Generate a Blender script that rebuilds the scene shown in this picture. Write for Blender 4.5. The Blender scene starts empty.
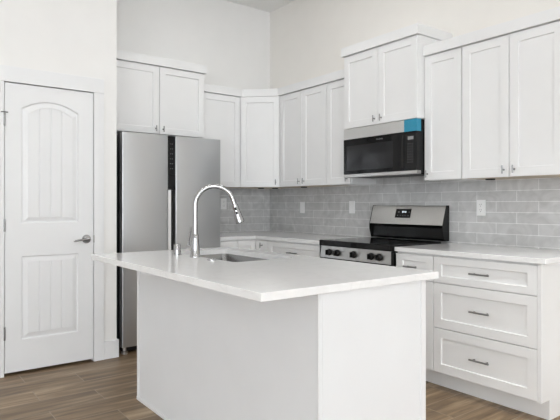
import bpy, bmesh, math, random
from mathutils import Vector, Matrix
random.seed(4)
S = bpy.context.scene
COL = S.collection
R = math.radians
PI = math.pi

# ------------------------------------------------------------------ camera, world, light, exposure
cam_d = bpy.data.cameras.new('camera')
cam = bpy.data.objects.new('camera', cam_d)
COL.objects.link(cam)
cam.location = (0, 0, 1.2)
cam.rotation_euler = (R(90), 0, R(-36.92))
cam_d.sensor_width = 36
cam_d.lens = 531.5 * 36 / 560
cam_d.shift_x = 3.5 / 560
cam_d.shift_y = -4.83 / 560
cam_d.clip_start = .05
S.camera = cam

W = bpy.data.worlds.new('daylight')
S.world = W
W.use_nodes = True
W.node_tree.nodes['Background'].inputs[0].default_value = (.92, .96, 1, 1)
W.node_tree.nodes['Background'].inputs[1].default_value = 1.0


def area(name, loc, rot, sx, sy, power, color):
    d = bpy.data.lights.new(name, 'AREA')
    d.shape = 'RECTANGLE'
    d.size, d.size_y, d.energy, d.color = sx, sy, power, color
    o = bpy.data.objects.new(name, d)
    COL.objects.link(o)
    o.location = loc
    o.rotation_euler = rot
    return o


DAY = (.925, .965, 1)
area('window_daylight', (-1.9, -5.96, 1.7), (R(110), 0, 0), 2.7, 2.5, 215, DAY)
area('window_daylight', (1.7, -5.96, 1.7), (R(110), 0, 0), 2.7, 2.5, 35, DAY)
area('window_daylight', (-4.96, .6, 1.6), (R(108), 0, R(-90)), 3.3, 2.6, 12, DAY)
area('window_daylight', (-4.96, -3.6, 1.45), (R(108), 0, R(-90)), 3.3, 2.7, 190, DAY)  # window light added on the side wall to lift the drawer fronts
ADDED_LIGHTS = [(x, y) for x in (-2.2, -.3, 1.0, 2.45) for y in (-2.6, -.6, 1.2, 2.6, 3.6) if not (x < 1.4 and y > 3)]  # unseen ceiling lights, added to light worktops and floor from above
for x, y in ADDED_LIGHTS:
    dl_ = area('added_ceiling_light', (x, y, 3.355), (0, 0, 0), .3, .3, 4.0 if y < 0 else (3.4 if x > 2 else 5.0), (.985, .985, .975))
    dl_.data.shape = 'DISK'
    if x > 2 and 0 < y < 2:
        dl_.data.spread = R(50)          # narrow beam added over the aisle to lift the floor
        dl_.data.energy = 4.2

vs = S.view_settings
vs.view_transform = 'Standard'
vs.look = 'None'
vs.gamma = 1
vs.use_curve_mapping = False
vs.exposure = -0.13

# ------------------------------------------------------------------ materials


def new_mat(name):
    m = bpy.data.materials.new(name)
    m.use_nodes = True
    return m, m.node_tree.nodes, m.node_tree.links, m.node_tree.nodes['Principled BSDF']


def mat(name, col, rough=.5, metal=0., var=.02, scale=6., bump=0., bscale=200., emit=None, spec=.5):
    """plain material with a faint procedural variation"""
    m, N, L, b = new_mat(name)
    tc = N.new('ShaderNodeTexCoord')
    nz = N.new('ShaderNodeTexNoise')
    nz.inputs['Scale'].default_value = scale
    L.new(tc.outputs['Object'], nz.inputs['Vector'])
    mx = N.new('ShaderNodeMix')
    mx.data_type = 'RGBA'
    mx.inputs[6].default_value = (*[max(0, c * (1 - var)) for c in col], 1)
    mx.inputs[7].default_value = (*[min(1, c * (1 + var)) for c in col], 1)
    L.new(nz.outputs['Fac'], mx.inputs[0])
    L.new(mx.outputs[2], b.inputs['Base Color'])
    b.inputs['Roughness'].default_value = rough
    b.inputs['Metallic'].default_value = metal
    b.inputs['Specular IOR Level'].default_value = spec
    if bump:
        n2 = N.new('ShaderNodeTexNoise')
        n2.inputs['Scale'].default_value = bscale
        L.new(tc.outputs['Object'], n2.inputs['Vector'])
        bp = N.new('ShaderNodeBump')
        bp.inputs['Strength'].default_value = bump
        bp.inputs['Distance'].default_value = .002
        L.new(n2.outputs['Fac'], bp.inputs['Height'])
        L.new(bp.outputs['Normal'], b.inputs['Normal'])
    if emit:
        b.inputs['Emission Color'].default_value = (*emit[0], 1)
        b.inputs['Emission Strength'].default_value = emit[1]
    return m


def steel_mat(name, col, rough, axis):
    m, N, L, b = new_mat(name)
    tc = N.new('ShaderNodeTexCoord')
    mp = N.new('ShaderNodeMapping')
    s = [900, 900, 900]
    s[axis] = 4
    mp.inputs['Scale'].default_value = s
    L.new(tc.outputs['Object'], mp.inputs[0])
    nz = N.new('ShaderNodeTexNoise')
    nz.inputs['Scale'].default_value = 1
    L.new(mp.outputs[0], nz.inputs['Vector'])
    mr = N.new('ShaderNodeMapRange')
    mr.inputs[3].default_value = rough - .04
    mr.inputs[4].default_value = rough + .06
    L.new(nz.outputs['Fac'], mr.inputs[0])
    L.new(mr.outputs[0], b.inputs['Roughness'])
    b.inputs['Base Color'].default_value = (*col, 1)
    b.inputs['Metallic'].default_value = 1
    return m


def quartz_mat():
    m, N, L, b = new_mat('white_quartz')
    tc = N.new('ShaderNodeTexCoord')
    nz = N.new('ShaderNodeTexNoise')
    nz.inputs['Scale'].default_value = 3.2
    nz.inputs['Detail'].default_value = 9
    nz.inputs['Distortion'].default_value = 1.6
    L.new(tc.outputs['Object'], nz.inputs['Vector'])
    cr = N.new('ShaderNodeValToRGB')
    e = cr.color_ramp.elements
    e[0].position, e[0].color = .46, (.88, .88, .88, 1)
    e[1].position, e[1].color = .54, (.88, .88, .88, 1)
    k = cr.color_ramp.elements.new(.5)
    k.color = (.845, .845, .845, 1)
    L.new(nz.outputs['Fac'], cr.inputs[0])
    L.new(cr.outputs[0], b.inputs['Base Color'])
    b.inputs['Roughness'].default_value = .13
    return m


def tile_mat(name, horiz, off, zoff):
    """glossy hand-glazed subway tile, running bond; horiz = 0 (along x) or 1 (along y)"""
    m, N, L, b = new_mat(name)
    tc = N.new('ShaderNodeTexCoord')
    sp = N.new('ShaderNodeSeparateXYZ')
    L.new(tc.outputs['Object'], sp.inputs[0])
    cb = N.new('ShaderNodeCombineXYZ')
    ax = N.new('ShaderNodeMath')
    ax.operation = 'ADD'
    ax.inputs[1].default_value = off
    az = N.new('ShaderNodeMath')
    az.operation = 'ADD'
    az.inputs[1].default_value = zoff
    L.new(sp.outputs[horiz], ax.inputs[0])
    L.new(sp.outputs[2], az.inputs[0])
    L.new(ax.outputs[0], cb.inputs[0])
    L.new(az.outputs[0], cb.inputs[1])
    br = N.new('ShaderNodeTexBrick')
    br.inputs['Scale'].default_value = 1
    br.inputs['Brick Width'].default_value = .3055
    br.inputs['Row Height'].default_value = .0765
    br.inputs['Mortar Size'].default_value = .0018
    br.inputs['Mortar Smooth'].default_value = .2
    br.offset = .5
    br.inputs['Color1'].default_value = (.535, .533, .529, 1)
    br.inputs['Color2'].default_value = (.59, .587, .582, 1)
    br.inputs['Mortar'].default_value = (.86, .86, .85, 1)
    L.new(cb.outputs[0], br.inputs['Vector'])
    # cloudy glaze
    nz = N.new('ShaderNodeTexNoise')
    nz.inputs['Scale'].default_value = 9
    nz.inputs['Detail'].default_value = 5
    nz.inputs['Distortion'].default_value = 1.2
    L.new(tc.outputs['Object'], nz.inputs['Vector'])
    mr = N.new('ShaderNodeMapRange')
    mr.inputs[1].default_value, mr.inputs[2].default_value = .3, .7
    mr.inputs[3].default_value, mr.inputs[4].default_value = .88, 1.14
    L.new(nz.outputs['Fac'], mr.inputs[0])
    mx = N.new('ShaderNodeMix')
    mx.data_type = 'RGBA'
    mx.blend_type = 'MULTIPLY'
    mx.inputs[0].default_value = 1
    L.new(br.outputs['Color'], mx.inputs[6])
    L.new(mr.outputs[0], mx.inputs[7])
    L.new(mx.outputs[2], b.inputs['Base Color'])
    b.inputs['Roughness'].default_value = .12
    # wavy surface + grout groove
    n2 = N.new('ShaderNodeTexNoise')
    n2.inputs['Scale'].default_value = 13
    n2.inputs['Detail'].default_value = 2
    n2.inputs['Distortion'].default_value = .8
    L.new(tc.outputs['Object'], n2.inputs['Vector'])
    b1 = N.new('ShaderNodeBump')
    b1.inputs['Strength'].default_value = .75
    b1.inputs['Distance'].default_value = .009
    L.new(n2.outputs['Fac'], b1.inputs['Height'])
    b2 = N.new('ShaderNodeBump')
    b2.invert = True
    b2.inputs['Strength'].default_value = .5
    b2.inputs['Distance'].default_value = .002
    L.new(br.outputs['Fac'], b2.inputs['Height'])
    L.new(b1.outputs['Normal'], b2.inputs['Normal'])
    L.new(b2.outputs['Normal'], b.inputs['Normal'])
    return m


def floor_mat():
    m, N, L, b = new_mat('oak_plank_floor')
    tc = N.new('ShaderNodeTexCoord')
    br = N.new('ShaderNodeTexBrick')
    br.offset = .817
    br.inputs['Scale'].default_value = 1
    br.inputs['Brick Width'].default_value = 1.8
    br.inputs['Row Height'].default_value = .21
    br.inputs['Mortar Size'].default_value = .0024
    br.inputs['Mortar Smooth'].default_value = .1
    br.inputs['Color1'].default_value = (0, 0, 0, 1)
    br.inputs['Color2'].default_value = (1, 1, 1, 1)
    br.inputs['Mortar'].default_value = (.5, .5, .5, 1)
    ph = N.new('ShaderNodeMapping')
    ph.inputs['Location'].default_value = (-.80 + 18, -3.475 + .21 * 121, 0)
    L.new(tc.outputs['Object'], ph.inputs[0])
    L.new(ph.outputs[0], br.inputs['Vector'])
    # per-plank shift of the grain
    sc = N.new('ShaderNodeVectorMath')
    sc.operation = 'SCALE'
    sc.inputs[3].default_value = 7.3
    L.new(br.outputs['Color'], sc.inputs[0])
    ad = N.new('ShaderNodeVectorMath')
    L.new(tc.outputs['Object'], ad.inputs[0])
    L.new(sc.outputs[0], ad.inputs[1])
    mp = N.new('ShaderNodeMapping')
    mp.inputs['Scale'].default_value = (.8, 9, 1)
    L.new(ad.outputs[0], mp.inputs[0])
    nz = N.new('ShaderNodeTexNoise')
    nz.inputs['Scale'].default_value = 1.5
    nz.inputs['Detail'].default_value = 7
    nz.inputs['Roughness'].default_value = .62
    nz.inputs['Distortion'].default_value = .5
    L.new(mp.outputs[0], nz.inputs['Vector'])
    cr = N.new('ShaderNodeValToRGB')
    e = cr.color_ramp.elements
    e[0].position, e[0].color = .34, (.115, .073, .040, 1)
    e[1].position, e[1].color = .68, (.43, .312, .193, 1)
    k = cr.color_ramp.elements.new(.5)
    k.color = (.222, .149, .084, 1)
    L.new(nz.outputs['Fac'], cr.inputs[0])
    # plank tone
    mr = N.new('ShaderNodeMapRange')
    mr.inputs[3].default_value, mr.inputs[4].default_value = .86, 1.16
    L.new(br.outputs['Color'], mr.inputs[0])
    mx = N.new('ShaderNodeMix')
    mx.data_type = 'RGBA'
    mx.blend_type = 'MULTIPLY'
    mx.inputs[0].default_value = 1
    L.new(cr.outputs[0], mx.inputs[6])
    L.new(mr.outputs[0], mx.inputs[7])
    m2 = N.new('ShaderNodeMix')
    m2.data_type = 'RGBA'
    m2.inputs[7].default_value = (.36, .29, .22, 1)
    ml = N.new('ShaderNodeMath')
    ml.operation = 'MULTIPLY'
    ml.inputs[1].default_value = .8
    L.new(br.outputs['Fac'], ml.inputs[0])
    L.new(ml.outputs[0], m2.inputs[0])
    L.new(mx.outputs[2], m2.inputs[6])
    L.new(m2.outputs[2], b.inputs['Base Color'])
    b.inputs['Roughness'].default_value = .42
    bp = N.new('ShaderNodeBump')
    bp.inputs['Strength'].default_value = .15
    bp.inputs['Distance'].default_value = .002
    L.new(nz.outputs['Fac'], bp.inputs['Height'])
    L.new(bp.outputs['Normal'], b.inputs['Normal'])
    return m


def glass_mat():
    m, N, L, b = new_mat('window_glass')
    b.inputs['Base Color'].default_value = (.97, .99, 1, 1)
    b.inputs['Roughness'].default_value = .02
    b.inputs['Transmission Weight'].default_value = 1
    b.inputs['IOR'].default_value = 1.1
    return m


M = {
    'wall': mat('warm_white_wall_paint', (.88, .873, .858), .7, bump=.06, bscale=350),
    'wall_warm_light': mat('warm_lit_wall_paint', (.895, .868, .825), .7, bump=.06, bscale=350),  # the wall paint again, with warm light tinted into it
    'ceiling': mat('white_ceiling_paint', (.90, .895, .885), .8),
    'trim': mat('white_trim_paint', (.85, .855, .862), .38),
    'cabinet': mat('white_cabinet_lacquer', (.862, .862, .860), .36),
    'under': mat('pale_birch_underside', (.58, .50, .40), .5),
    'island': mat('white_island_paint', (.845, .856, .872), .42),
    'quartz': quartz_mat(),
    'tile_r': tile_mat('grey_glazed_tile_range_wall', 1, -1.786 + .3055 * 20, -.9195 + .0765 * 20),
    'tile_b': tile_mat('grey_glazed_tile_back_wall', 0, .07 + .3055 * 20, -.9195 + .0765 * 20),
    'floor': floor_mat(),
    'steel': steel_mat('brushed_steel', (.70, .695, .68), .30, 0),
    'steel_f': steel_mat('brushed_fridge_steel', (.50, .505, .51), .33, 0),
    'steel_v': steel_mat('brushed_range_steel', (.64, .632, .615), .28, 1),
    'alu': mat('pale_satin_aluminium', (.88, .88, .88), .5, .35),
    'steel_k': steel_mat('knob_panel_steel_dark_reflection', (.47, .465, .455), .3, 1),  # range steel darkened to hold a dark island reflection
    'sinksteel': mat('satin_sink_steel', (.29, .29, .29), .26, 1),
    'chrome': mat('polished_chrome', (.42, .42, .425), .12, 1),
    'nickel': mat('dark_nickel', (.30, .30, .30), .32, 1),
    'satin': mat('satin_nickel', (.55, .54, .53), .3, 1),
    'bglass': mat('black_glass', (.006, .006, .0065), .06, spec=.22),
    'window': mat('tinted_oven_window', (.022, .022, .024), .1, spec=.35),
    'black': mat('black_enamel', (.007, .007, .007), .14, spec=.2),
    'bplastic': mat('black_plastic', (.012, .012, .012), .42, spec=.3),
    'darkgap': mat('dark_rubber_gasket', (.01, .01, .01), .7),
    'blue': mat('blue_protective_film', (.02, .27, .42), .3, var=.06),
    'plate': mat('white_plate_plastic', (.90, .90, .895), .35),
    'slot': mat('outlet_slot_grey', (.12, .12, .12), .6),
    'mark': mat('pale_grey_print', (.30, .30, .30), .6),
    'lit': mat('lit_display_digit', (.8, .85, .9), .5, emit=((.8, .9, 1), 1.2)),
    'glass': glass_mat(),
}

# ------------------------------------------------------------------ helpers


def tag(o, label=None, cat=None, group=None, kind=None):
    if label:
        o['label'] = label
    if cat:
        o['category'] = cat
    if group:
        o['group'] = group
    if kind:
        o['kind'] = kind
    return o


def root(name, loc, label, cat, rz=0., group=None):
    o = bpy.data.objects.new(name, None)
    o.empty_display_size = .1
    COL.objects.link(o)
    o.location = loc
    o.rotation_euler = (0, 0, rz)
    return tag(o, label, cat, group)


def link(name, bm, m, parent=None, smooth=None, label=None):
    bmesh.ops.recalc_face_normals(bm, faces=bm.faces[:])
    me = bpy.data.meshes.new(name)
    if smooth is not None:
        for f in bm.faces:
            f.smooth = True
        for e in bm.edges:
            e.smooth = len(e.link_faces) == 2 and e.calc_face_angle(0) < smooth
    bm.to_mesh(me)
    bm.free()
    me.materials.append(M[m] if isinstance(m, str) else m)
    o = bpy.data.objects.new(name, me)
    COL.objects.link(o)
    if parent is not None:
        o.parent = parent
    if label:
        o['label'] = label
    return o


def struct(name, bm, m, label=None, smooth=None):
    o = link(name, bm, m, None, smooth)
    return tag(o, label, None, None, 'structure')


def box(bm, x0, x1, y0, y1, z0, z1, bev=0., mtx=None):
    x0, x1 = min(x0, x1), max(x0, x1)
    y0, y1 = min(y0, y1), max(y0, y1)
    z0, z1 = min(z0, z1), max(z0, z1)
    vs_ = [bm.verts.new((x, y, z)) for z in (z0, z1) for x, y in ((x0, y0), (x1, y0), (x1, y1), (x0, y1))]
    fs = [bm.faces.new([vs_[i] for i in q]) for q in
          ((3, 2, 1, 0), (4, 5, 6, 7), (0, 1, 5, 4), (1, 2, 6, 5), (2, 3, 7, 6), (3, 0, 4, 7))]
    if bev:
        es = list({e for f in fs for e in f.edges})
        r = bmesh.ops.bevel(bm, geom=es, offset=bev, segments=2, profile=.5, affect='EDGES')
        vs_ = list({v for f in r['faces'] for v in f.verts})
        # all verts of the connected box
        seen, st = set(vs_), list(vs_)
        while st:
            v = st.pop()
            for e in v.link_edges:
                w = e.other_vert(v)
                if w not in seen:
                    seen.add(w)
                    st.append(w)
        vs_ = list(seen)
    if mtx is not None:
        bmesh.ops.transform(bm, matrix=mtx, verts=vs_)
    return vs_


def B(*a, **k):
    bm = bmesh.new()
    box(bm, *a, **k)
    return bm


def loft(bm, rings, cap0=True, cap1=True, mtx=None, closed=True):
    """rings: lists of equal length of 3-D points"""
    vr = [[bm.verts.new(p if mtx is None else mtx @ Vector(p)) for p in r] for r in rings]
    n = len(vr[0])
    for a, b_ in zip(vr, vr[1:]):
        for i in range(n if closed else n - 1):
            j = (i + 1) % n
            bm.faces.new((a[i], a[j], b_[j], b_[i]))
    if cap0:
        bm.faces.new(list(reversed(vr[0])))
    if cap1:
        bm.faces.new(vr[-1])
    return vr


def lathe(bm, prof, seg=24, mtx=None, axis='Z'):
    """prof: (r, h) pairs, from base to tip"""
    rings = []
    for r, h in prof:
        ring = []
        for k in range(seg):
            a = 2 * PI * k / seg
            c, s = r * math.cos(a), r * math.sin(a)
            ring.append((c, s, h) if axis == 'Z' else ((c, -h, s) if axis == '-Y' else (h, c, s)))
        rings.append(ring)
    loft(bm, rings, True, True, mtx)


def tube(bm, pts, rad, seg=16, mtx=None):
    pts = [Vector(p) for p in pts]
    n = len(pts)
    rad = rad if isinstance(rad, (list, tuple)) else [rad] * n
    tans = [(pts[min(i + 1, n - 1)] - pts[max(i - 1, 0)]).normalized() for i in range(n)]
    up = Vector((0, 0, 1)) if abs(tans[0].z) < .9 else Vector((1, 0, 0))
    nrm = (up - tans[0] * up.dot(tans[0])).normalized()
    rings = []
    for i in range(n):
        nrm = (nrm - tans[i] * nrm.dot(tans[i])).normalized()
        bn = tans[i].cross(nrm)
        rings.append([pts[i] + (nrm * math.cos(2 * PI * k / seg) + bn * math.sin(2 * PI * k / seg)) * rad[i] for k in range(seg)])
    loft(bm, rings, True, True, mtx)


def prism(bm, poly, z0, z1, mtx=None):
    loft(bm, [[(x, y, z0) for x, y in poly], [(x, y, z1) for x, y in poly]], True, True, mtx)


def rect_ring(x0, x1, z0, z1, y):
    return [(x0, y, z0), (x1, y, z0), (x1, y, z1), (x0, y, z1)]


def shaker(bm, x0, x1, z0, z1, yb, th=.02, rail=.057, railz=None, rec=.009, mtx=None):
    """flat recessed-panel door/drawer front; front faces -y"""
    rz = rail if railz is None else railz
    c = .0015
    yf = yb - th
    rings = [rect_ring(x0, x1, z0, z1, yb), rect_ring(x0, x1, z0, z1, yf + c),
             rect_ring(x0 + c, x1 - c, z0 + c, z1 - c, yf),
             rect_ring(x0 + rail, x1 - rail, z0 + rz, z1 - rz, yf),
             rect_ring(x0 + rail + .003, x1 - rail - .003, z0 + rz + .003, z1 - rz - .003, yf + rec)]
    loft(bm, rings, True, True, mtx)


def rrect(cx, cy, hx, hy, r, n=5):
    out = []
    for sx, sy, a0 in ((1, 1, 0), (-1, 1, 90), (-1, -1, 180), (1, -1, 270)):
        for k in range(n + 1):
            a = R(a0 + 90 * k / n)
            out.append((cx + sx * (hx - r) + r * math.cos(a), cy + sy * (hy - r) + r * math.sin(a)))
    return out


def slab(bm, outer, holes, z0, z1):
    """horizontal slab with holes"""
    def loop(p, z):
        v = [bm.verts.new((x, y, z)) for x, y in p]
        return v, [bm.edges.new((v[i], v[(i + 1) % len(v)])) for i in range(len(v))]
    top, bot = [], []
    et, eb = [], []
    for p in [outer] + holes:
        v, e = loop(p, z1)
        top.append(v)
        et += e
        v, e = loop(p, z0)
        bot.append(v)
        eb += e
    bmesh.ops.triangle_fill(bm, edges=et, use_beauty=True)
    bmesh.ops.triangle_fill(bm, edges=eb, use_beauty=True)
    for a, b_ in zip(top, bot):
        n = len(a)
        for i in range(n):
            j = (i + 1) % n
            bm.faces.new((a[i], a[j], b_[j], b_[i]))


def text_mesh(name, body, size, m, parent, loc, rot):
    c = bpy.data.curves.new(name, 'FONT')
    c.body = body
    c.size = size
    c.align_x, c.align_y = 'CENTER', 'CENTER'
    c.extrude = .0002
    t = bpy.data.objects.new(name, c)
    COL.objects.link(t)
    dg = bpy.context.evaluated_depsgraph_get()
    me = bpy.data.meshes.new_from_object(t.evaluated_get(dg))
    bpy.data.objects.remove(t)
    me.materials.clear()
    me.materials.append(M[m])
    o = bpy.data.objects.new(name, me)
    COL.objects.link(o)
    o.parent = parent
    o.location = loc
    o.rotation_euler = rot
    return o


# ------------------------------------------------------------------ main dimensions (metres)
UW, VW = 3.541, 4.835          # range wall plane (x), fridge wall plane (y)
VP, UP = 4.118, 1.513          # pantry wall plane (y) and its end (x)
CEIL = 3.372
XL, YF = -5.0, -6.0            # far side and front walls of the room
CT, CU = .908, .878            # worktop top and underside
CB, CH = 1.380, 2.293          # wall cabinet bottom and crown line
V0 = 1.472                     # right end of the cabinet run on the range wall
V1, V2 = 2.159, 2.473  # seams of the run
V3, V4, V5 = V2 + .762, V2 + 1.067, V2 + 1.753
GAP = .001
RZ = R(-90)                    # local -y turns to face -x (into the room from the range wall)

# ------------------------------------------------------------------ room shell
struct('floor', B(XL, UW + .1, YF, VW + .1, -.1, 0), 'floor', 'brown wood plank floor')
ceiling = struct('ceiling', B(XL, UW + .1, YF, VW + .1, CEIL, CEIL + .1), 'ceiling', 'plain white ceiling')
for x, y in ADDED_LIGHTS:  # rings modelled round the added ceiling lights
    bm = bmesh.new()
    lathe(bm, [(.15, 0), (.175, 0), (.18, .004), (.178, .012), (.15, .012)], 28, Matrix.Translation((x, y, CEIL - .013)))
    link('added_light_ring', bm, 'trim', ceiling, .6)
wall_back = struct('wall_back', B(UP + .12, UW + .1, VW, VW + .1, 0, CEIL), 'wall', 'warm white wall behind the refrigerator')
wall_right = struct('wall_right', B(UW, UW + .1, YF, VW, 0, CEIL), 'wall_warm_light', 'wall behind the range with warm light in its colour')
# pantry wall with its door opening, and its return beside the fridge
DL, DR, DT = .7096, 1.329, 2.062
bm = bmesh.new()
box(bm, XL, DL - .02, VP, VP + .12, 0, CEIL)
box(bm, DR + .02, UP, VP, VP + .12, 0, CEIL)
box(bm, DL - .02, DR + .02, VP, VP + .12, DT + .02, CEIL)
box(bm, UP - .12, UP, VP + .12, VW + .1, 0, CEIL)
box(bm, XL, UP - .12, VW, VW + .1, 0, CEIL)
struct('wall_left', bm, 'wall', 'white wall holding the pantry door')


def wall_with_holes(name, along, pos, th, a0, a1, holes, label):
    bm = bmesh.new()

    def bx(p0, p1, z0, z1):
        if along == 'x':
            box(bm, p0, p1, pos, pos + th, z0, z1)
        else:
            box(bm, pos, pos + th, p0, p1, z0, z1)
    p = a0
    for h0, h1, z0, z1 in holes:
        bx(p, h0, 0, CEIL)
        bx(h0, h1, 0, z0)
        bx(h0, h1, z1, CEIL)
        p = h1
    bx(p, a1, 0, CEIL)
    struct(name, bm, 'wall', label)


wall_with_holes('wall_front', 'x', YF - .1, .1, XL, UW + .1, [(-3.3, -.5, .4, 3.0), (.3, 3.1, .4, 3.0)], 'wall behind the camera with two windows')
wall_with_holes('wall_side', 'y', XL - .1, .1, YF, VW + .1, [(-5.3, -1.9, .05, 2.9), (-1.1, 2.3, .2, 3.0)], 'unseen far side wall with two added windows')
for k, (cx_, cy_, w_, z0, z1, along) in enumerate(((-1.9, YF, 2.8, .4, 3.0, 'x'), (1.7, YF, 2.8, .4, 3.0, 'x'), (XL, .6, 3.4, .2, 3.0, 'y'), (XL, -3.6, 3.4, .05, 2.9, 'y'))):  # all unseen; the side-wall pair is added to carry light
    bm, gm = bmesh.new(), bmesh.new()
    h = w_ / 2
    t = .05

    def wb(b_, a0, a1, zz0, zz1, d0, d1):
        if along == 'x':
            box(b_, cx_ + a0, cx_ + a1, cy_ - d1, cy_ - d0, zz0, zz1)
        else:
            box(b_, cx_ - d1, cx_ - d0, cy_ + a0, cy_ + a1, zz0, zz1)
    wb(bm, -h, -h + t, z0, z1, .02, .08)
    wb(bm, h - t, h, z0, z1, .02, .08)
    wb(bm, -h + t, h - t, z0, z0 + t, .02, .08)
    wb(bm, -h + t, h - t, z1 - t, z1, .02, .08)
    wb(bm, -.025, .025, z0 + t, z1 - t, .02, .08)
    wb(gm, -h + t, h - t, z0 + t, z1 - t, .045, .051)
    wn = struct('window_%d' % (k + 1), bm, 'trim', 'unseen white framed window')
    link('pane', gm, 'glass', wn)

# baseboards
bm = bmesh.new()
box(bm, 1.4095, UP + .014, VP - .014, VP - .0002, 0, .14, .002)
box(bm, UP + .0002, UP + .014, VP, VP + .05, 0, .14, .002)
box(bm, XL, .628, VP - .014, VP - .0002, 0, .14, .002)
struct('baseboard_left', bm, 'trim', 'white baseboard beside the pantry door')
bm = B(UW - .014, UW - .0002, YF + .02, V0 - .05, 0, .14, .002)
struct('baseboard_right', bm, 'trim', 'white baseboard past the drawer cabinet')

# pantry door casing
CF = VP - .017
bm = bmesh.new()
box(bm, DR + .002, 1.4085, CF, VP - .0003, 0, DT + .004, .0015)
box(bm, .6295, DL - .002, CF, VP - .0003, 0, DT + .004, .0015)
box(bm, .6295, 1.4085, CF - .002, VP - .0003, DT + .0045, 2.176, .0015)
box(bm, DL - .0195, DL - .002, VP, VP + .118, 0, DT + .004)
box(bm, DR + .002, DR + .0195, VP, VP + .118, 0, DT + .004)
box(bm, DL - .0195, DR + .0195, VP, VP + .118, DT + .005, DT + .019)
struct('trim_1', bm, 'trim', 'flat white casing round the pantry door')

# pantry door: moulded two-panel slab, arched top panel, plank grooves
DFY = VP - .004                # door face
d0x, d1x, dz0, dz1 = DL + .0025, DR - .0025, .021, DT - .001
px0, px1 = DL + .112, DR - .112


def arch(x, x0, x1, zs, rise):
    t = (x - (x0 + x1) / 2) / ((x1 - x0) / 2)
    # circular-ish arc
    return zs + rise * (1 - t * t)


def panel_outline(x0, x1, z0, zs, rise, ins, n=16):
    a, b_ = x0 + ins, x1 - ins
    pts = [(a, z0 + ins), (b_, z0 + ins)]
    for k in range(n + 1):
        x = b_ + (a - b_) * k / n
        pts.append((x, arch(x, a, b_, zs - ins * (1.0 if rise else 1), rise)))
    return pts


bm = bmesh.new()
TH = .035
panels = ((px0, px1, .243, .836, 0.), (px0, px1, 1.07, 1.892, .062))
# frame of the slab in prisms (stiles, rails)
box(bm, d0x, px0, DFY, DFY + TH, dz0, dz1)
box(bm, px1, d1x, DFY, DFY + TH, dz0, dz1)
box(bm, px0, px1, DFY, DFY + TH, dz0, .243)
box(bm, px0, px1, DFY, DFY + TH, .836, 1.07)
top = [(px0, dz1), (px1, dz1)] + [(px1 + (px0 - px1) * k / 16, arch(px1 + (px0 - px1) * k / 16, px0, px1, 1.892, .062)) for k in range(17)]
# arched top rail, in strips
for k in range(16):
    xa, xb = px0 + (px1 - px0) * k / 16, px0 + (px1 - px0) * (k + 1) / 16
    za, zb = arch(xa, px0, px1, 1.892, .062), arch(xb, px0, px1, 1.892, .062)
    loft(bm, [[(xa, DFY, za), (xb, DFY, zb), (xb, DFY, dz1), (xa, DFY, dz1)],
              [(xa, DFY + TH, za), (xb, DFY + TH, zb), (xb, DFY + TH, dz1), (xa, DFY + TH, dz1)]])
bmesh.ops.remove_doubles(bm, verts=bm.verts[:], dist=.00001)
for x0, x1, z0, zs, rise in panels:
    # moulding: down, then a raised bevel up to the field
    steps = ((0, 0), (.006, .011), (.013, .011), (.042, .002))
    rings = []
    for ins, dep in steps:
        rings.append([(x, DFY + dep, z) for x, z in panel_outline(x0, x1, z0, zs, rise, ins)])
    loft(bm, rings, False, False)
    ins = .042
    a, b_ = x0 + ins, x1 - ins
    n = 4
    xs = []
    g = .0045
    for k in range(n + 1):
        x = a + (b_ - a) * k / n
        if 0 < k < n:
            xs += [(x - g, 0), (x, .005), (x + g, 0)]
        else:
            xs.append((x, 0))
    row0 = [bm.verts.new((x, DFY + .002 + d, z0 + ins)) for x, d in xs]
    row1 = [bm.verts.new((x, DFY + .002 + d, arch(x, a, b_, zs - ins, rise))) for x, d in xs]
    for i in range(len(xs) - 1):
        bm.faces.new((row0[i], row0[i + 1], row1[i + 1], row1[i]))
door = struct('door_1', bm, 'trim', 'white two-panel pantry door with arched top panel')
# lever handle
bm = bmesh.new()
hx, hz = 1.276, .942
lathe(bm, [(.001, 0), (.033, 0), (.033, .006), (.029, .011), (.012, .012), (.011, .045), (.001, .046)], 24, Matrix.Translation((hx, DFY - .0002, hz)), '-Y')
tube(bm, [(hx + .008, DFY - .042, hz), (hx - .02, DFY - .046, hz), (hx - .06, DFY - .046, hz - .004), (hx - .105, DFY - .043, hz - .011)], [.0095, .0095, .008, .006], 12)
link('door_handle', bm, 'chrome', door, .6, 'polished chrome lever handle')
for z in (1.80, 1.06, .30):
    bm = bmesh.new()
    lathe(bm, [(.007, 0), (.007, .09)], 12, Matrix.Translation((DL - .001, DFY - .008, z - .045)))
    box(bm, DL - .008, DL + .008, DFY - .0055, DFY - .0003, z - .045, z + .045)
    if z > 1.7:
        tube(bm, [(DL - .022, DFY - .02, z + .05), (DL, DFY - .012, z + .052), (DL + .022, DFY - .02, z + .05)], .0045, 8)
    link('hinge', bm, 'nickel', door, .6, 'grey metal hinge')
link('latch_plate', B(DR - .0015, DR + .006, DFY - .0145, DFY - .0002, hz - .028, hz + .028, .001), 'satin', door, None, 'satin metal latch plate')

# tiled backsplashes (parts of their walls)
bm = B(UW - .008, UW - .0003, V0 - .012, VW - .0085, CT - .028, CB + .09)
link('tile_backsplash', bm, 'tile_r', wall_right, None, 'glossy grey subway tile in running bond')
bm = B(2.40, UW - .0003, VW - .008, VW - .0003, CT - .028, CB + .02)
link('tile_backsplash', bm, 'tile_b', wall_back, None, 'glossy grey subway tile in running bond')
UT, VT = UW - .008, VW - .008  # tile faces

# ------------------------------------------------------------------ cabinet parts


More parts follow.
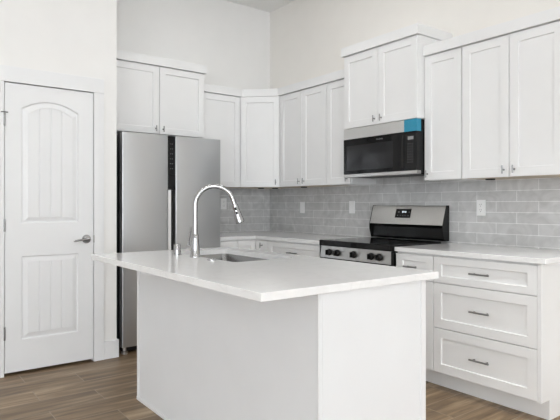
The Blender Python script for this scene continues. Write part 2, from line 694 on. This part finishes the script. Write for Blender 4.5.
def tknob(parent, x, y, z):
    """small upright T-bar knob on a post, facing -y"""
    bm = bmesh.new()
    lathe(bm, [(.007, 0), (.0045, .004), (.0042, .018), (.001, .0185)], 10, Matrix.Translation((x, y, z)), '-Y')
    tube(bm, [(x, y - .021, z - .026), (x, y - .021, z + .026)], .0045, 10)
    return link('knob', bm, 'nickel', parent, .7, 'dark nickel T-bar knob')


def pull(parent, x, y, z, ln=.15):
    bm = bmesh.new()
    tube(bm, [(x - ln / 2, y - .028, z), (x + ln / 2, y - .028, z)], .0055, 10)
    for s in (-1, 1):
        lathe(bm, [(.005, 0), (.0045, .026), (.001, .0265)], 10, Matrix.Translation((x + s * (ln / 2 - .022), y, z)), '-Y')
    return link('pull_handle', bm, 'nickel', parent, .7, 'dark nickel bar pull')


RV = .0023                     # reveal round each front


def wall_cab(name, loc, rz, w, h, d, doors, label, under=None, wrap=(0, 0), group=None):
    """doors: (x0, x1, knob x or None). local: back at y=0, front -y"""
    t = root(name, loc, label, 'cabinet', rz, group)
    bm = bmesh.new()
    box(bm, -w / 2 + .0004, w / 2 - .0004, -d, 0, .004, h - .0005)
    link('carcass', bm, 'cabinet', t)
    bm = B(-w / 2 + .016, w / 2 - .016, -d + .016, -.002, .0005, .0035)
    link('underside', bm, under or 'cabinet', t)
    for x0, x1, kx in doors:
        bm = bmesh.new()
        ea, eb = (.0038 if abs(abs(v_) - w / 2) < .002 else RV for v_ in (x0, x1))
        shaker(bm, x0 + ea, x1 - eb, .002, h - .006, -d - .0008, .0195)
        dr = link('door', bm, 'cabinet', t)
        if kx is not None:
            tknob(dr, kx, -d - .0205, .048)
    bm = bmesh.new()
    p = .016
    yf = -d - .0203 - p
    xa, xb = -w / 2 - wrap[0] * p + .0003, w / 2 + wrap[1] * p - .0003
    box(bm, xa, xb, yf, 0, h, h + .074, .0015)
    link('crown_moulding', bm, 'cabinet', t)
    return t


HT = CH - CB
# back wall
wall_cab('refrigerator_cabinet', (2.0208, VW - GAP, CH + .152 - .610), 0, .9144, .610, .381,
         [(-.4572, 0, -.035), (0, .4572, .035)], 'short white two-door wall cabinet above the steel refrigerator', wrap=(0, 1))
wall_cab('wall_cabinet', (2.705, VW - GAP, CB), 0, .451, HT, .305,
         [(-.2255, .2255, None)], 'white single-door wall cabinet just right of the refrigerator', 'under')
# diagonal corner cabinet
c = root('corner_wall_cabinet', (UW - GAP, VW - GAP, CB), 'white diagonal wall cabinet across the corner between the two tiled walls', 'cabinet')
a, f = .609, .305
poly = [(0, 0), (-a, 0), (-a, -f), (-f, -a), (0, -a)]
bm = bmesh.new()
prism(bm, poly, .004, HT - .0005)
link('carcass', bm, 'cabinet', c)
bm = bmesh.new()
prism(bm, [(-.01, -.01), (-a + .016, -.01), (-a + .016, -f + .004), (-f + .004, -a + .016), (-.01, -a + .016)], .0005, .0035)
link('underside', bm, 'under', c)
dm = Matrix.Translation((-a, -f, 0)) @ Matrix.Rotation(R(-45), 4, 'Z')
dl = (a - f) * math.sqrt(2)
bm = bmesh.new()
shaker(bm, .02, dl - .02, .002, HT - .006, -.0008, .0195, mtx=dm)
dr = link('door', bm, 'cabinet', c)
bm = bmesh.new()
kx, kz = dl - .055, .05
lathe(bm, [(.007, 0), (.0045, .004), (.0042, .018), (.001, .0185)], 10, dm @ Matrix.Translation((kx, -.0205, kz)), '-Y')
tube(bm, [(kx, -.0415, kz - .026), (kx, -.0415, kz + .026)], .0045, 10, dm)
link('knob', bm, 'nickel', dr, .7, 'dark nickel T-bar knob')
bm = bmesh.new()
e = .0363
k2 = e * math.tan(R(22.5))
prism(bm, [(0, 0), (-a + .0003, 0), (-a + .0003, -f - e), (-a - 0 + k2, -f - e), (-f - e, -a + k2), (-f - e, -a + .0003), (0, -a + .0003)], HT, HT + .074)
link('crown_moulding', bm, 'cabinet', c)

# range wall


def rw(v):                     # centre of a cabinet on the range wall
    return (UW - GAP, v, CB)


wall_cab('wall_cabinet', rw((V4 + V5) / 2), RZ, .6855, HT, .305, [(-.3428, 0, -.035), (0, .3428, .035)],
         'white two-door wall cabinet between the diagonal corner cabinet and the narrow one', 'under')
wall_cab('narrow_wall_cabinet', rw((V3 + V4) / 2), RZ, .3045, HT, .305, [(-.1522, .1522, .112)],
         'narrow white wall cabinet half hidden behind the left end of the microwave')
wall_cab('microwave_cabinet', (UW - GAP, (V2 + V3) / 2, CH + .152 - .610), RZ, .7615, .610, .381,
         [(-.3808, 0, -.035), (0, .3808, .035)], 'raised white two-door wall cabinet above the microwave', wrap=(1, 1))
wall_cab('narrow_wall_cabinet', rw((V1 + V2) / 2), RZ, V2 - V1 - .0005, HT, .305, [(-.1567, .1567, -.127)],
         'narrow white wall cabinet touching the right end of the microwave')
wall_cab('wall_cabinet', rw((V0 + V1) / 2), RZ, .6855, HT, .305, [(-.3428, 0, -.035), (0, .3428, .035)],
         'white two-door wall cabinet at the right edge, above the bank of drawers', 'under')

# small dark discs under the cabinets
for nm, (x, y), lab in ((0, (3.217, 4.551), 'small dark puck under the diagonal corner cabinet on its left'),
                        (1, (3.334, 4.463), 'small dark puck under the diagonal corner cabinet on its right'),
                        (2, (3.339, 3.996), 'small dark puck under the two-door cabinet left of the narrow one'),
                        (3, (3.34, 2.02), 'small dark puck under the two-door cabinet over the drawers')):
    bm = bmesh.new()
    lathe(bm, [(.001, 0), (.028, 0), (.032, .003), (.032, .0095), (.001, .0098)], 20)
    o = link('under_cabinet_puck', bm, 'bplastic', None, .6)
    o.location = (x, y, CB - .0095)
    tag(o, lab, 'puck', 'pucks under the wall cabinets')

# ------------------------------------------------------------------ base cabinets
BZ0, BZ1, BD = .1143, CU - .0006, .609
SEAM1, SEAM2 = .698, .4055


def base_cab(name, loc, rz, w, fronts, label):
    """fronts: (kind, x0, x1, z0, z1, hardware x)"""
    t = root(name, loc, label, 'cabinet', rz)
    link('carcass', B(-w / 2 + .0004, w / 2 - .0004, -BD, 0, BZ0, BZ1), 'cabinet', t)
    link('toe_kick', B(-w / 2 + .0004, w / 2 - .0004, -BD + .075, -.01, 0, BZ0 - .0005), 'cabinet', t)
    for kind, x0, x1, z0, z1, hx_ in fronts:
        bm = bmesh.new()
        shaker(bm, x0 + RV, x1 - RV, z0 + RV, z1 - RV, -BD - .0008, .0195, .057, .057 if z1 - z0 > .22 else .043)
        fr = link(kind, bm, 'cabinet', t)
        if kind == 'drawer':
            pull(fr, hx_, -BD - .0203, (z0 + z1) / 2, .13 if w > .4 else .11)
        elif hx_ is not None:
            tknob(fr, hx_, -BD - .0203, z1 - .05)
    return t


w = .686
dc = base_cab('drawer_cabinet', (UW - .01, (V0 + V1) / 2, 0), RZ, w,
              [('drawer', -w / 2, w / 2, .117, SEAM2, 0), ('drawer', -w / 2, w / 2, SEAM2, SEAM1, 0), ('drawer', -w / 2, w / 2, SEAM1, BZ1 - .010, 0)],
              'white base cabinet with three stacked drawers right of the range')
# finished end panel with toe notch
bm = bmesh.new()
pv = [(-BD - .0205, BZ0), (-BD - .0205, BZ1), (0, BZ1), (0, 0), (-BD + .073, 0), (-BD + .073, BZ0)]
loft(bm, [[(w / 2 + .0003, y, z) for y, z in pv], [(w / 2 + .019, y, z) for y, z in pv]])
link('end_panel', bm, 'cabinet', dc)
w = V2 - V1 - .0005
base_cab('narrow_base_cabinet', (UW - .01, (V1 + V2) / 2, 0), RZ, w,
         [('door', -w / 2, w / 2, .117, SEAM1, None), ('drawer', -w / 2, w / 2, SEAM1, BZ1 - .010, -.015)],
         'narrow white base cabinet with one drawer between the range and the drawer bank')
VC = 3.997
w = VC - V3
base_cab('base_cabinet', (UW - .01, (VC + V3) / 2, 0), RZ, w,
         [('drawer', -w / 2, w / 2, SEAM1, BZ1 - .010, 0), ('door', -w / 2, 0, .117, SEAM1, -.04), ('door', 0, w / 2, .117, SEAM1, .04)],
         'white base cabinet with a wide drawer left of the range')
# L-shaped corner base cabinet
t = root('corner_base_cabinet', (UW - .01, VW - .01, 0), 'white L-shaped corner base cabinet with folding door under the worktop corner', 'cabinet')
q = UW - .01 - 2.703
bm = bmesh.new()
prism(bm, [(0, 0), (-q, 0), (-q, -BD), (-BD, -BD), (-BD, -(VW - .01 - VC) + .0005), (0, -(VW - .01 - VC) + .0005)], BZ0, BZ1)
link('carcass', bm, 'cabinet', t)
bm = bmesh.new()
r_ = BD - .075
prism(bm, [(0, 0), (-q, 0), (-q, -r_), (-r_, -r_), (-r_, -(VW - .01 - VC) + .0005), (0, -(VW - .01 - VC) + .0005)], 0, BZ0 - .0005)
link('toe_kick', bm, 'cabinet', t)
bm = bmesh.new()
shaker(bm, -q + RV, -BD - .0225, .117, BZ1 - .010, -BD - .0008, .0195, .05)
link('door', bm, 'cabinet', t)
bm = bmesh.new()
mt = Matrix.Rotation(RZ, 4, 'Z')
shaker(bm, BD + .0225, VW - .01 - VC - RV, .117, BZ1 - .010, -BD - .0008, .0195, .05, mtx=mt)
dr = link('door', bm, 'cabinet', t)
bm = bmesh.new()
kx, kz = BD + .13, BZ1 - .055
lathe(bm, [(.007, 0), (.0045, .004), (.0042, .018), (.001, .0185)], 10, mt @ Matrix.Translation((kx, -BD - .0203, kz)), '-Y')
tube(bm, [(kx, -BD - .0465, kz - .026), (kx, -BD - .0465, kz + .026)], .0045, 10, mt)
link('knob', bm, 'nickel', dr, .7, 'dark nickel T-bar knob')
w = 2.702 - 2.492
base_cab('filler_base_cabinet', ((2.702 + 2.492) / 2, VW - .01, 0), 0, w, [('door', -w / 2, w / 2, .117, BZ1 - .010, None)],
         'very narrow white base cabinet between the refrigerator and the corner cabinet')

# worktops
FO = .648
o = link('worktop', B(UW - FO, UT - .0006, V0 - .045, V2 + .003, CU, CT, .002), 'quartz')
tag(o, 'white quartz worktop over the drawers right of the range', 'worktop')
bm = bmesh.new()
prism(bm, [(2.489, VT - .0006), (2.489, VW - FO), (UW - FO, VW - FO), (UW - FO, V3 + .004), (UT - .0006, V3 + .004), (UT - .0006, VT - .0006)], CU, CT)
bmesh.ops.bevel(bm, geom=bm.edges[:], offset=.002, segments=2, profile=.5, affect='EDGES')
o = link('worktop', bm, 'quartz')
tag(o, 'white L-shaped quartz worktop turning the corner left of the range', 'worktop')

# ------------------------------------------------------------------ refrigerator
F0, F1, FF = 1.567, 2.481, 4.142
fr = root('refrigerator', ((F0 + F1) / 2, FF, 0), 'tall brushed steel side-by-side refrigerator with dark sides beside the pantry wall', 'refrigerator')
h = (F1 - F0) / 2
s1, s2 = 1.966 - (F0 + F1) / 2, 2.036 - (F0 + F1) / 2
link('cabinet_body', B(-h + .004, h - .004, .062, .66, .05, 1.785, .004), 'black', fr, None, 'black body')


def fridge_door(x0, x1):
    bm = bmesh.new()
    pts = rrect((x0 + x1) / 2, .028, (x1 - x0) / 2, .028, .008, 4)
    loft(bm, [[(x, y, .056) for x, y in pts], [(x, y, 1.79) for x, y in pts]])
    return link('door', bm, 'steel_f', fr, .5, 'brushed steel door')


fd = fridge_door(-h, s1)
fd2 = fridge_door(s2, h)
link('gasket', B(-h + .008, h - .008, .0565, .0615, .07, 1.775), 'darkgap', fr)
# recessed grip channel between the doors: dark control panel on top, steel grip below
cp = link('control_panel', B(s1 + .0008, s2 - .0015, .006, .05, 1.332, 1.786, .002), 'bglass', fr, None, 'black glass control panel')
for k in range(6):
    z = 1.72 - k * .042
    for dx in (-.008, .008):
        x = (s1 + s2) / 2 + dx
        link('icon', B(x - .003, x + .003, .0054, .0058, z - .0018, z + .0018), 'mark', cp)
bm = bmesh.new()
gp = [(s1 + .003, .004), (s1 + .030, .005), (s1 + .036, .05), (s1 + .003, .05)]
loft(bm, [[(x, y, .07) for x, y in gp], [(x, y, 1.330) for x, y in gp]])
link('grip', bm, 'alu', fd, None, 'pale steel grip strip')
link('grip_recess', B(s1 + .0375, s2 - .0008, .03, .05, .07, 1.330), 'darkgap', fd2, None, 'black grip recess')
link('base_grille', B(-h + .02, h - .02, .05, .1, .015, .048), 'bplastic', fr, None, 'black base grille')
for s in (-1, 1):
    bm = bmesh.new()
    lathe(bm, [(.026, 0), (.026, .018), (.014, .024), (.012, .05)], 16, Matrix.Translation((s * (h - .03), .026, 0)))
    link('foot', bm, 'satin', fr, .6, 'round metal levelling foot')

# ------------------------------------------------------------------ microwave over the range
MU = 3.135
MV0, MV1 = V2 + .0025, V3 - .0025
mw = root('microwave', (MU, (MV0 + MV1) / 2, 1.430), 'black and steel over-the-range microwave with blue film on one corner', 'microwave', RZ)
h = (MV1 - MV0) / 2            # local x: -h (left, far) .. h (right, near); local y 0 at the front, + into the wall
MH = 1.832 - 1.430
link('body', B(-h, h, .05, UW - MU - .009, .012, MH - .001, .002), 'black', mw, None, 'black metal body')
cs = h - .117                  # control panel seam
Z1, Z2 = .026, .315            # black band of the front
link('top_strip', B(-h, h, 0, .0495, Z2, MH, .002), 'steel', mw, None, 'brushed steel top strip')
dr = link('door', B(-h, cs - .001, 0, .0495, Z1, Z2 - .0008, .0015), 'bglass', mw, None, 'black glass door')
link('window', B(-h + .035, cs - .105, -.0006, .002, Z1 + .03, Z2 - .055), 'window', dr, None, 'dark grey see-through window')
bm = bmesh.new()
loft(bm, [[(cs - .03, -.0008, Z1 + .02), (cs - .008, -.0008, Z1 + .02), (cs - .008, -.0008, Z2 - .02), (cs - .022, -.0008, Z2 - .06)],
          [(cs - .03, .001, Z1 + .02), (cs - .008, .001, Z1 + .02), (cs - .008, .001, Z2 - .02), (cs - .022, .001, Z2 - .06)]])
link('pocket_handle', bm, 'darkgap', dr, None, 'black pocket grip')
text_mesh('brand_mark', 'FRIGIDAIRE', .0135, 'mark', dr, (.02, -.0012, Z2 - .028), (R(90), 0, 0))
cp = link('control_panel', B(cs + .001, h, 0, .0495, Z1, Z2 - .0008, .0015), 'bglass', mw, None, 'black control panel')
link('display', B(cs + .036, h - .03, -.0006, .001, Z2 - .062, Z2 - .038), 'mark', cp, None, 'pale grey display')
for r_ in range(8):
    for q in range(3):
        xx = cs + .037 + q * .0205
        zz = Z2 - .092 - r_ * .0195
        bm = B(xx - .003, xx + .003, -.0005, .001, zz - .0016, zz + .0016)
        link('key_mark', bm, 'mark', cp)
link('bottom_strip', B(-h, h, -.001, .0495, 0, Z1 - .0008, .002), 'satin', mw, None, 'bright steel bottom strip')
bm = bmesh.new()
box(bm, cs + .001, h + .0006, -.0007, -.0001, Z2 - .002, MH)
box(bm, h + .0001, h + .0007, -.0007, .048, Z2 - .002, MH)
link('protective_film', bm, 'blue', mw, None, 'bright blue protective film')
bm = B(-h + .05, h - .05, .08, .3, .0005, .0115)
link('vent_grille', bm, 'bplastic', mw, None, 'black underside vent')

# ------------------------------------------------------------------ range
RU = 2.868                     # front of the control panel
rg = root('range', (RU, (V2 + V3) / 2, 0), 'freestanding steel electric range with black glass cooktop and tall backguard', 'range', RZ)
h = .373
DB = UT - RU                   # depth to the tile
link('body', B(-h + .002, h - .002, .03, DB - .02, .03, .874), 'black', rg, None, 'black side panels')
link('cooktop', B(-h - .002, h + .002, -.012, DB - .1, .876, .922, .006), 'bglass', rg, None, 'black glass cooktop')
hk = h - .0015
bm = bmesh.new()
loft(bm, [[(-hk, .03, .783), (-hk, -.002, .783), (-hk, .004, .8755), (-hk, .03, .8755)], [(hk, .03, .783), (hk, -.002, .783), (hk, .004, .8755), (hk, .03, .8755)]])
cp = link('control_panel', bm, 'steel_k', rg, None, 'brushed steel knob panel')
for s_ in (-1, 1):
    link('end_cap', B(s_ * (hk + .0005), s_ * (h + .002), -.004, .0295, .765, .8755), 'black', rg, None, 'black end cap of the knob panel')
for x in (-.264, -.172, .005, .182, .261):
    bm = bmesh.new()
    T = Matrix.Translation((x, .0005, .828))
    lathe(bm, [(.001, 0), (.026, 0), (.027, .006), (.0235, .010), (.022, .022), (.020, .024), (.001, .0243)], 24, T, '-Y')
    k = link('knob', bm, 'bplastic', cp, .6, 'black control knob')
    link('grip', B(x - .006, x + .006, -.040, -.0245, .808, .848, .002), 'black', k)
bm = bmesh.new()
box(bm, -h, h, -.012, .0295, .22, .76, .004)
dr = link('oven_door', bm, 'steel_v', rg, None, 'brushed steel oven door')
link('window', B(-h + .09, h - .09, -.0135, -.0125, .34, .62), 'bglass', dr, None, 'black glass oven window')
bm = bmesh.new()
tube(bm, [(-h + .05, -.058, .715), (h - .05, -.058, .715)], .011, 12)
for s in (-1, 1):
    lathe(bm, [(.009, 0), (.009, .045)], 12, Matrix.Translation((s * (h - .08), -.0125, .715)), '-Y')
link('oven_handle', bm, 'satin', dr, .6, 'satin steel handle')
link('drawer', B(-h, h, -.008, .0295, .05, .212, .004), 'steel_v', rg, None, 'brushed steel lower drawer')
for sx in (-1, 1):
    for y in (.08, .55):
        bm = bmesh.new()
        lathe(bm, [(.02, 0), (.02, .012), (.012, .014), (.012, .032)], 12, Matrix.Translation((sx * (h - .05), y, 0)))
        link('foot', bm, 'bplastic', rg, .6)
# backguard: black riser below, leaning steel panel above, black end caps
y0 = 3.446 - RU
y1 = 3.492 - RU
yb = DB - .006
bm = bmesh.new()
pr = [(y0 + .045, .9225), (y0 + .028, .94), (y0 + .03, 1.02), (y0 + .01, 1.043), (yb, 1.043), (yb, .9225)]
loft(bm, [[(-h + .004, y, z) for y, z in pr], [(h - .004, y, z) for y, z in pr]])
bg = link('backguard', bm, 'black', rg, None, 'black enamel riser')
bm = bmesh.new()
pr = [(y0, 1.044), (y1 - .002, 1.19), (y1 + .004, 1.196), (yb, 1.196), (yb, 1.044)]
loft(bm, [[(-h, y, z) for y, z in pr], [(h, y, z) for y, z in pr]])
sp = link('back_panel', bm, 'steel_v', bg, None, 'leaning brushed steel panel')
for s in (-1, 1):
    bm = bmesh.new()
    pr = [(y0 + .02, .9225), (y0 - .002, 1.0), (y0 - .002, 1.044), (y1, 1.198), (yb, 1.198), (yb, .9225)]
    xa = s * (h + .0005)
    loft(bm, [[(xa, y, z) for y, z in pr], [(xa + s * .004, y, z) for y, z in pr]])
    link('end_cap', bm, 'black', bg, None, 'black end cap')
lean = math.atan2(y1 - y0, .146)


def on_panel(z):
    return y0 + (z - 1.044) * (y1 - .002 - y0) / .146


def tilted(x0, x1, z0, z1, out, m, name, parent, label=None):
    bm = bmesh.new()
    a_, b_ = on_panel(z0), on_panel(z1)
    loft(bm, [[(x0, a_ - .0001, z0), (x1, a_ - .0001, z0), (x1, b_ - .0001, z1), (x0, b_ - .0001, z1)],
              [(x0, a_ - out, z0), (x1, a_ - out, z0), (x1, b_ - out, z1), (x0, b_ - out, z1)]])
    return link(name, bm, m, parent, None, label)


dp = tilted(-.107, .053, 1.096, 1.169, .001, 'bglass', 'display', bg, 'black glass clock display')
for k, (x, z, w_, hh) in enumerate(((-.058, 1.143, .014, .008), (.05, 1.143, .01, .004), (-.065, 1.115, .009, .005), (-.036, 1.115, .004, .005), (-.012, 1.115, .007, .005), (.012, 1.115, .01, .003), (.044, 1.115, .007, .006))):
    x -= .015
    tilted(x - w_ / 2, x + w_ / 2, z - hh / 2, z + hh / 2, .0014, 'mark', 'key_mark', dp)
for k, x in enumerate((-.033, -.019, -.001)):
    tilted(x - .0035, x + .0035, 1.138, 1.151, .0014, 'lit', 'clock_digit', dp, 'lit clock digit')

# ------------------------------------------------------------------ island
IU0, IU1, IV0, IV1 = 1.0165, 1.972, 1.440, 3.185
U0, U1, J0, J1 = 1.288, 1.899, 1.459, 3.140
isl = root('island_cabinet', ((U0 + U1) / 2, (J0 + J1) / 2, 0), 'white kitchen island cabinet with plain panelled back and end', 'cabinet')
cx, cy = (U0 + U1) / 2, (J0 + J1) / 2
hu, hv = (U1 - U0) / 2, (J1 - J0) / 2
bm = bmesh.new()                # open-topped box: floor, front, ends
box(bm, -hu + .019, hu - .021, -hv + .019, hv - .019, BZ0, BZ0 + .018)
box(bm, hu - .028, hu - .021, -hv + .019, hv - .019, BZ0 + .018, BZ1)
link('carcass', bm, 'cabinet', isl)
link('back_panel', B(-hu, -hu + .0185, -hv, hv, 0, BZ1, .0015), 'island', isl)
link('end_panel', B(-hu + .019, hu, -hv, -hv + .0185, 0, BZ1, .0015), 'island', isl)
link('end_panel', B(-hu + .019, hu, hv - .0185, hv, 0, BZ1, .0015), 'island', isl)
link('toe_kick', B(hu - .095, hu - .08, -hv + .019, hv - .019, 0, BZ0 - .0005), 'island', isl)
bm = bmesh.new()                # shoe moulding along the floor
box(bm, -hu - .007, -hu - .0002, -hv - .007, hv + .007, 0, .022, .003)
box(bm, -hu + .0003, hu, -hv - .007, -hv - .0002, 0, .022, .003)
link('shoe_moulding', bm, 'trim', isl)
bm = B(-hu - .005, -hu - .0002, hv - .026, hv + .004, .0225, BZ1, .001)
link('corner_trim', bm, 'trim', isl)
bm = B(hu - .026, hu + .004, -hv - .005, -hv - .0002, .0225, BZ1, .001)
link('corner_trim', bm, 'trim', isl)
bm = B(-hu - .005, -hu - .0002, -hv - .005, -hv + .002, .0225, BZ1, .001)
link('corner_trim', bm, 'trim', isl)
n = 4
for k in range(n):
    a0 = -hv + .02 + (2 * hv - .04) * k / n
    a1 = -hv + .02 + (2 * hv - .04) * (k + 1) / n
    bm = bmesh.new()
    shaker(bm, a0 + RV, a1 - RV, BZ0 + .003, BZ1 - .010, -hu + .0195, .0195, mtx=Matrix.Rotation(R(90), 4, 'Z'))
    dr = link('door', bm, 'cabinet', isl)

SU0, SU1, SV0, SV1 = 1.462, 1.857, 2.300, 3.035
scx, scy, shx, shy = (SU0 + SU1) / 2, (SV0 + SV1) / 2, (SU1 - SU0) / 2, (SV1 - SV0) / 2
bm = bmesh.new()
hole = rrect(scx, scy, shx, shy, .03, 6)
slab(bm, [(IU0, IV0), (IU1, IV0), (IU1, IV1), (IU0, IV1)], [hole], CU, CT)
es = [e_ for e_ in bm.edges if len(e_.link_faces) == 2 and e_.calc_face_angle(0) > 1 and all(v.co.x < IU0 + .001 or v.co.x > IU1 - .001 or v.co.y < IV0 + .001 or v.co.y > IV1 - .001 for v in e_.verts)]
bmesh.ops.bevel(bm, geom=es, offset=.002, segments=2, profile=.5, affect='EDGES')
o = link('island_worktop', bm, 'quartz')
tag(o, 'white quartz island worktop with a sink cut into it and a deep overhang', 'worktop')

# undermount sink
sk = root('sink', (scx, scy, CU - .225), 'stainless steel undermount sink bowl set into the island worktop', 'sink')
dz = .225 - .0006
bm = bmesh.new()
t = .003


def rr(hx_, hy_, r_, z):
    return [(x, y, z) for x, y in rrect(0, 0, hx_, hy_, r_, 6)]


rings = [rr(shx - .06, shy - .06, .02, 0), rr(shx - .012, shy - .012, .04, .006), rr(shx + .001, shy + .001, .035, .03), rr(shx + .003, shy + .003, .034, dz - .003),
         rr(shx + .012, shy + .012, .04, dz - .003), rr(shx + .012, shy + .012, .04, dz), rr(shx + .001, shy + .001, .031, dz),
         rr(shx - .001, shy - .001, .03, dz - .004), rr(shx - .003, shy - .003, .033, .035), rr(shx - .016, shy - .016, .04, .010), rr(shx - .07, shy - .07, .02, .0045)]
loft(bm, rings)
link('bowl', bm, 'sinksteel', sk, .9)
bm = bmesh.new()
lathe(bm, [(.001, .005), (.045, .005), (.045, .008), (.036, .009), (.03, .006), (.001, .0055)], 24)
link('drain', bm, 'chrome', sk, .6, 'chrome drain ring')

# pull-down faucet
FX, FY = 1.432, 2.668
fa = root('faucet', (FX, FY, CT), 'tall chrome gooseneck pull-down faucet on the island beside the sink', 'faucet')
dirv = Vector((.88, -.47, 0)).normalized()
bm = bmesh.new()
lathe(bm, [(.001, 0), (.030, 0), (.030, .005), (.027, .010), (.0245, .05), (.0205, .10), (.0195, .125), (.016, .13), (.001, .131)], 28, Matrix.Translation((0, 0, .0002)))
link('base', bm, 'chrome', fa, .6)
rad = .108
cz = 1.200 - CT
pts = [(0, 0, .12), (0, 0, .2), (0, 0, cz - .02)]
for k in range(25):
    an = R(180 - 162 * k / 24)
    p = dirv * (rad + rad * math.cos(an))
    pts.append((p.x, p.y, cz + rad * math.sin(an)))
tn = dirv * math.sin(R(18)) + Vector((0, 0, -math.cos(R(18))))
tip = Vector(pts[-1])
pts.append(tuple(tip + tn * .03))
bm = bmesh.new()
tube(bm, pts, .0145, 18)
link('spout', bm, 'chrome', fa, .8)
hd = Vector(pts[-1])
bm = bmesh.new()
prof = [(0, .0158), (.004, .0195), (.03, .020), (.07, .0245), (.106, .0275), (.110, .024), (.111, .003)]
tube(bm, [tuple(hd + tn * s_) for s_, _ in prof], [r_ for _, r_ in prof], 20)
sh = link('spray_head', bm, 'chrome', fa, .6)
side = Vector((-.6, -.8, 0))
side = (side - tn * side.dot(tn)).normalized()
for s_ in (.026, .05):
    bm = bmesh.new()
    cpt = hd + tn * s_ + side * .019
    tube(bm, [tuple(cpt - tn * .008), tuple(cpt + tn * .008)], .006, 10)
    link('spray_button', bm, 'bplastic', sh, .6, 'black rubber spray button')
bm = bmesh.new()
hdv = Vector((-.25, .97, 0)).normalized()
tube(bm, [tuple(hdv * .015 + Vector((0, 0, .055))), tuple(hdv * .064 + Vector((0, 0, .055)))], [.014, .013], 16)
p0 = hdv * .058 + Vector((0, 0, .066))
tube(bm, [tuple(p0), tuple(p0 + Vector((0, 0, .02)) - hdv * .004), tuple(p0 + Vector((0, 0, .10)) - hdv * .022)], [.0085, .0075, .0055], 12)
link('handle', bm, 'chrome', fa, .6, 'chrome side lever')
bm = bmesh.new()
lathe(bm, [(.001, 0), (.024, 0), (.024, .004), (.0215, .006), (.0205, .060), (.018, .064), (.001, .0645)], 24)
o = link('air_gap', bm, 'chrome', None, .6)
o.location = (1.405, 2.838, CT + .0003)
tag(o, 'short chrome cylinder standing on the island left of the faucet', 'air gap')
bm = bmesh.new()
lathe(bm, [(.001, 0), (.024, 0), (.024, .004), (.021, .007), (.012, .0075), (.011, .010), (.001, .0105)], 24)
o = link('disposal_button', bm, 'chrome', None, .6)
o.location = (1.420, 2.462, CT + .0003)
tag(o, 'low round chrome button on the island right of the faucet', 'button')

# ------------------------------------------------------------------ wall plates


def outlet(name, loc, rz, label, kind, w=.072, hh=.116):
    t = root(name, loc, label, 'outlet' if kind != 'switch' else 'switch', rz)
    pl = link('cover_plate', B(-w / 2, w / 2, -.006, 0, -hh / 2, hh / 2, .0015), 'plate', t)
    if kind == 'duplex':
        for s in (-1, 1):
            sk_ = link('socket', B(-.017, .017, -.0085, -.0062, s * .02 - .0145, s * .02 + .0145, .001), 'plate', t)
            bm = bmesh.new()
            for x in (-.0065, .0065):
                box(bm, x - .0013, x + .0013, -.009, -.0086, s * .02 + .001, s * .02 + .009)
            box(bm, -.0025, .0025, -.009, -.0086, s * .02 - .010, s * .02 - .005)
            link('slot', bm, 'slot', sk_)
    else:
        link('rocker' if kind == 'switch' else 'socket', B(-.0165, .0165, -.0085, -.0062, -.033, .033, .001), 'plate', t)
    return t


outlet('wall_outlet', (UT - .0004, 2.208, 1.181), RZ, 'white duplex outlet on the tile above the drawer-side worktop', 'duplex')
outlet('wall_outlet', (UT - .0004, 3.529, 1.181), RZ, 'white outlet plate on the tile just left of the range backguard', 'decor')
outlet('wall_switch', (UT - .0004, 4.249, 1.176), RZ, 'plain white wall plate on the tile nearest the corner of the two walls', 'switch')
outlet('wall_outlet', (2.925, VT - .0004, 1.215), 0, 'white duplex outlet on the tile between refrigerator and faucet spout', 'duplex')
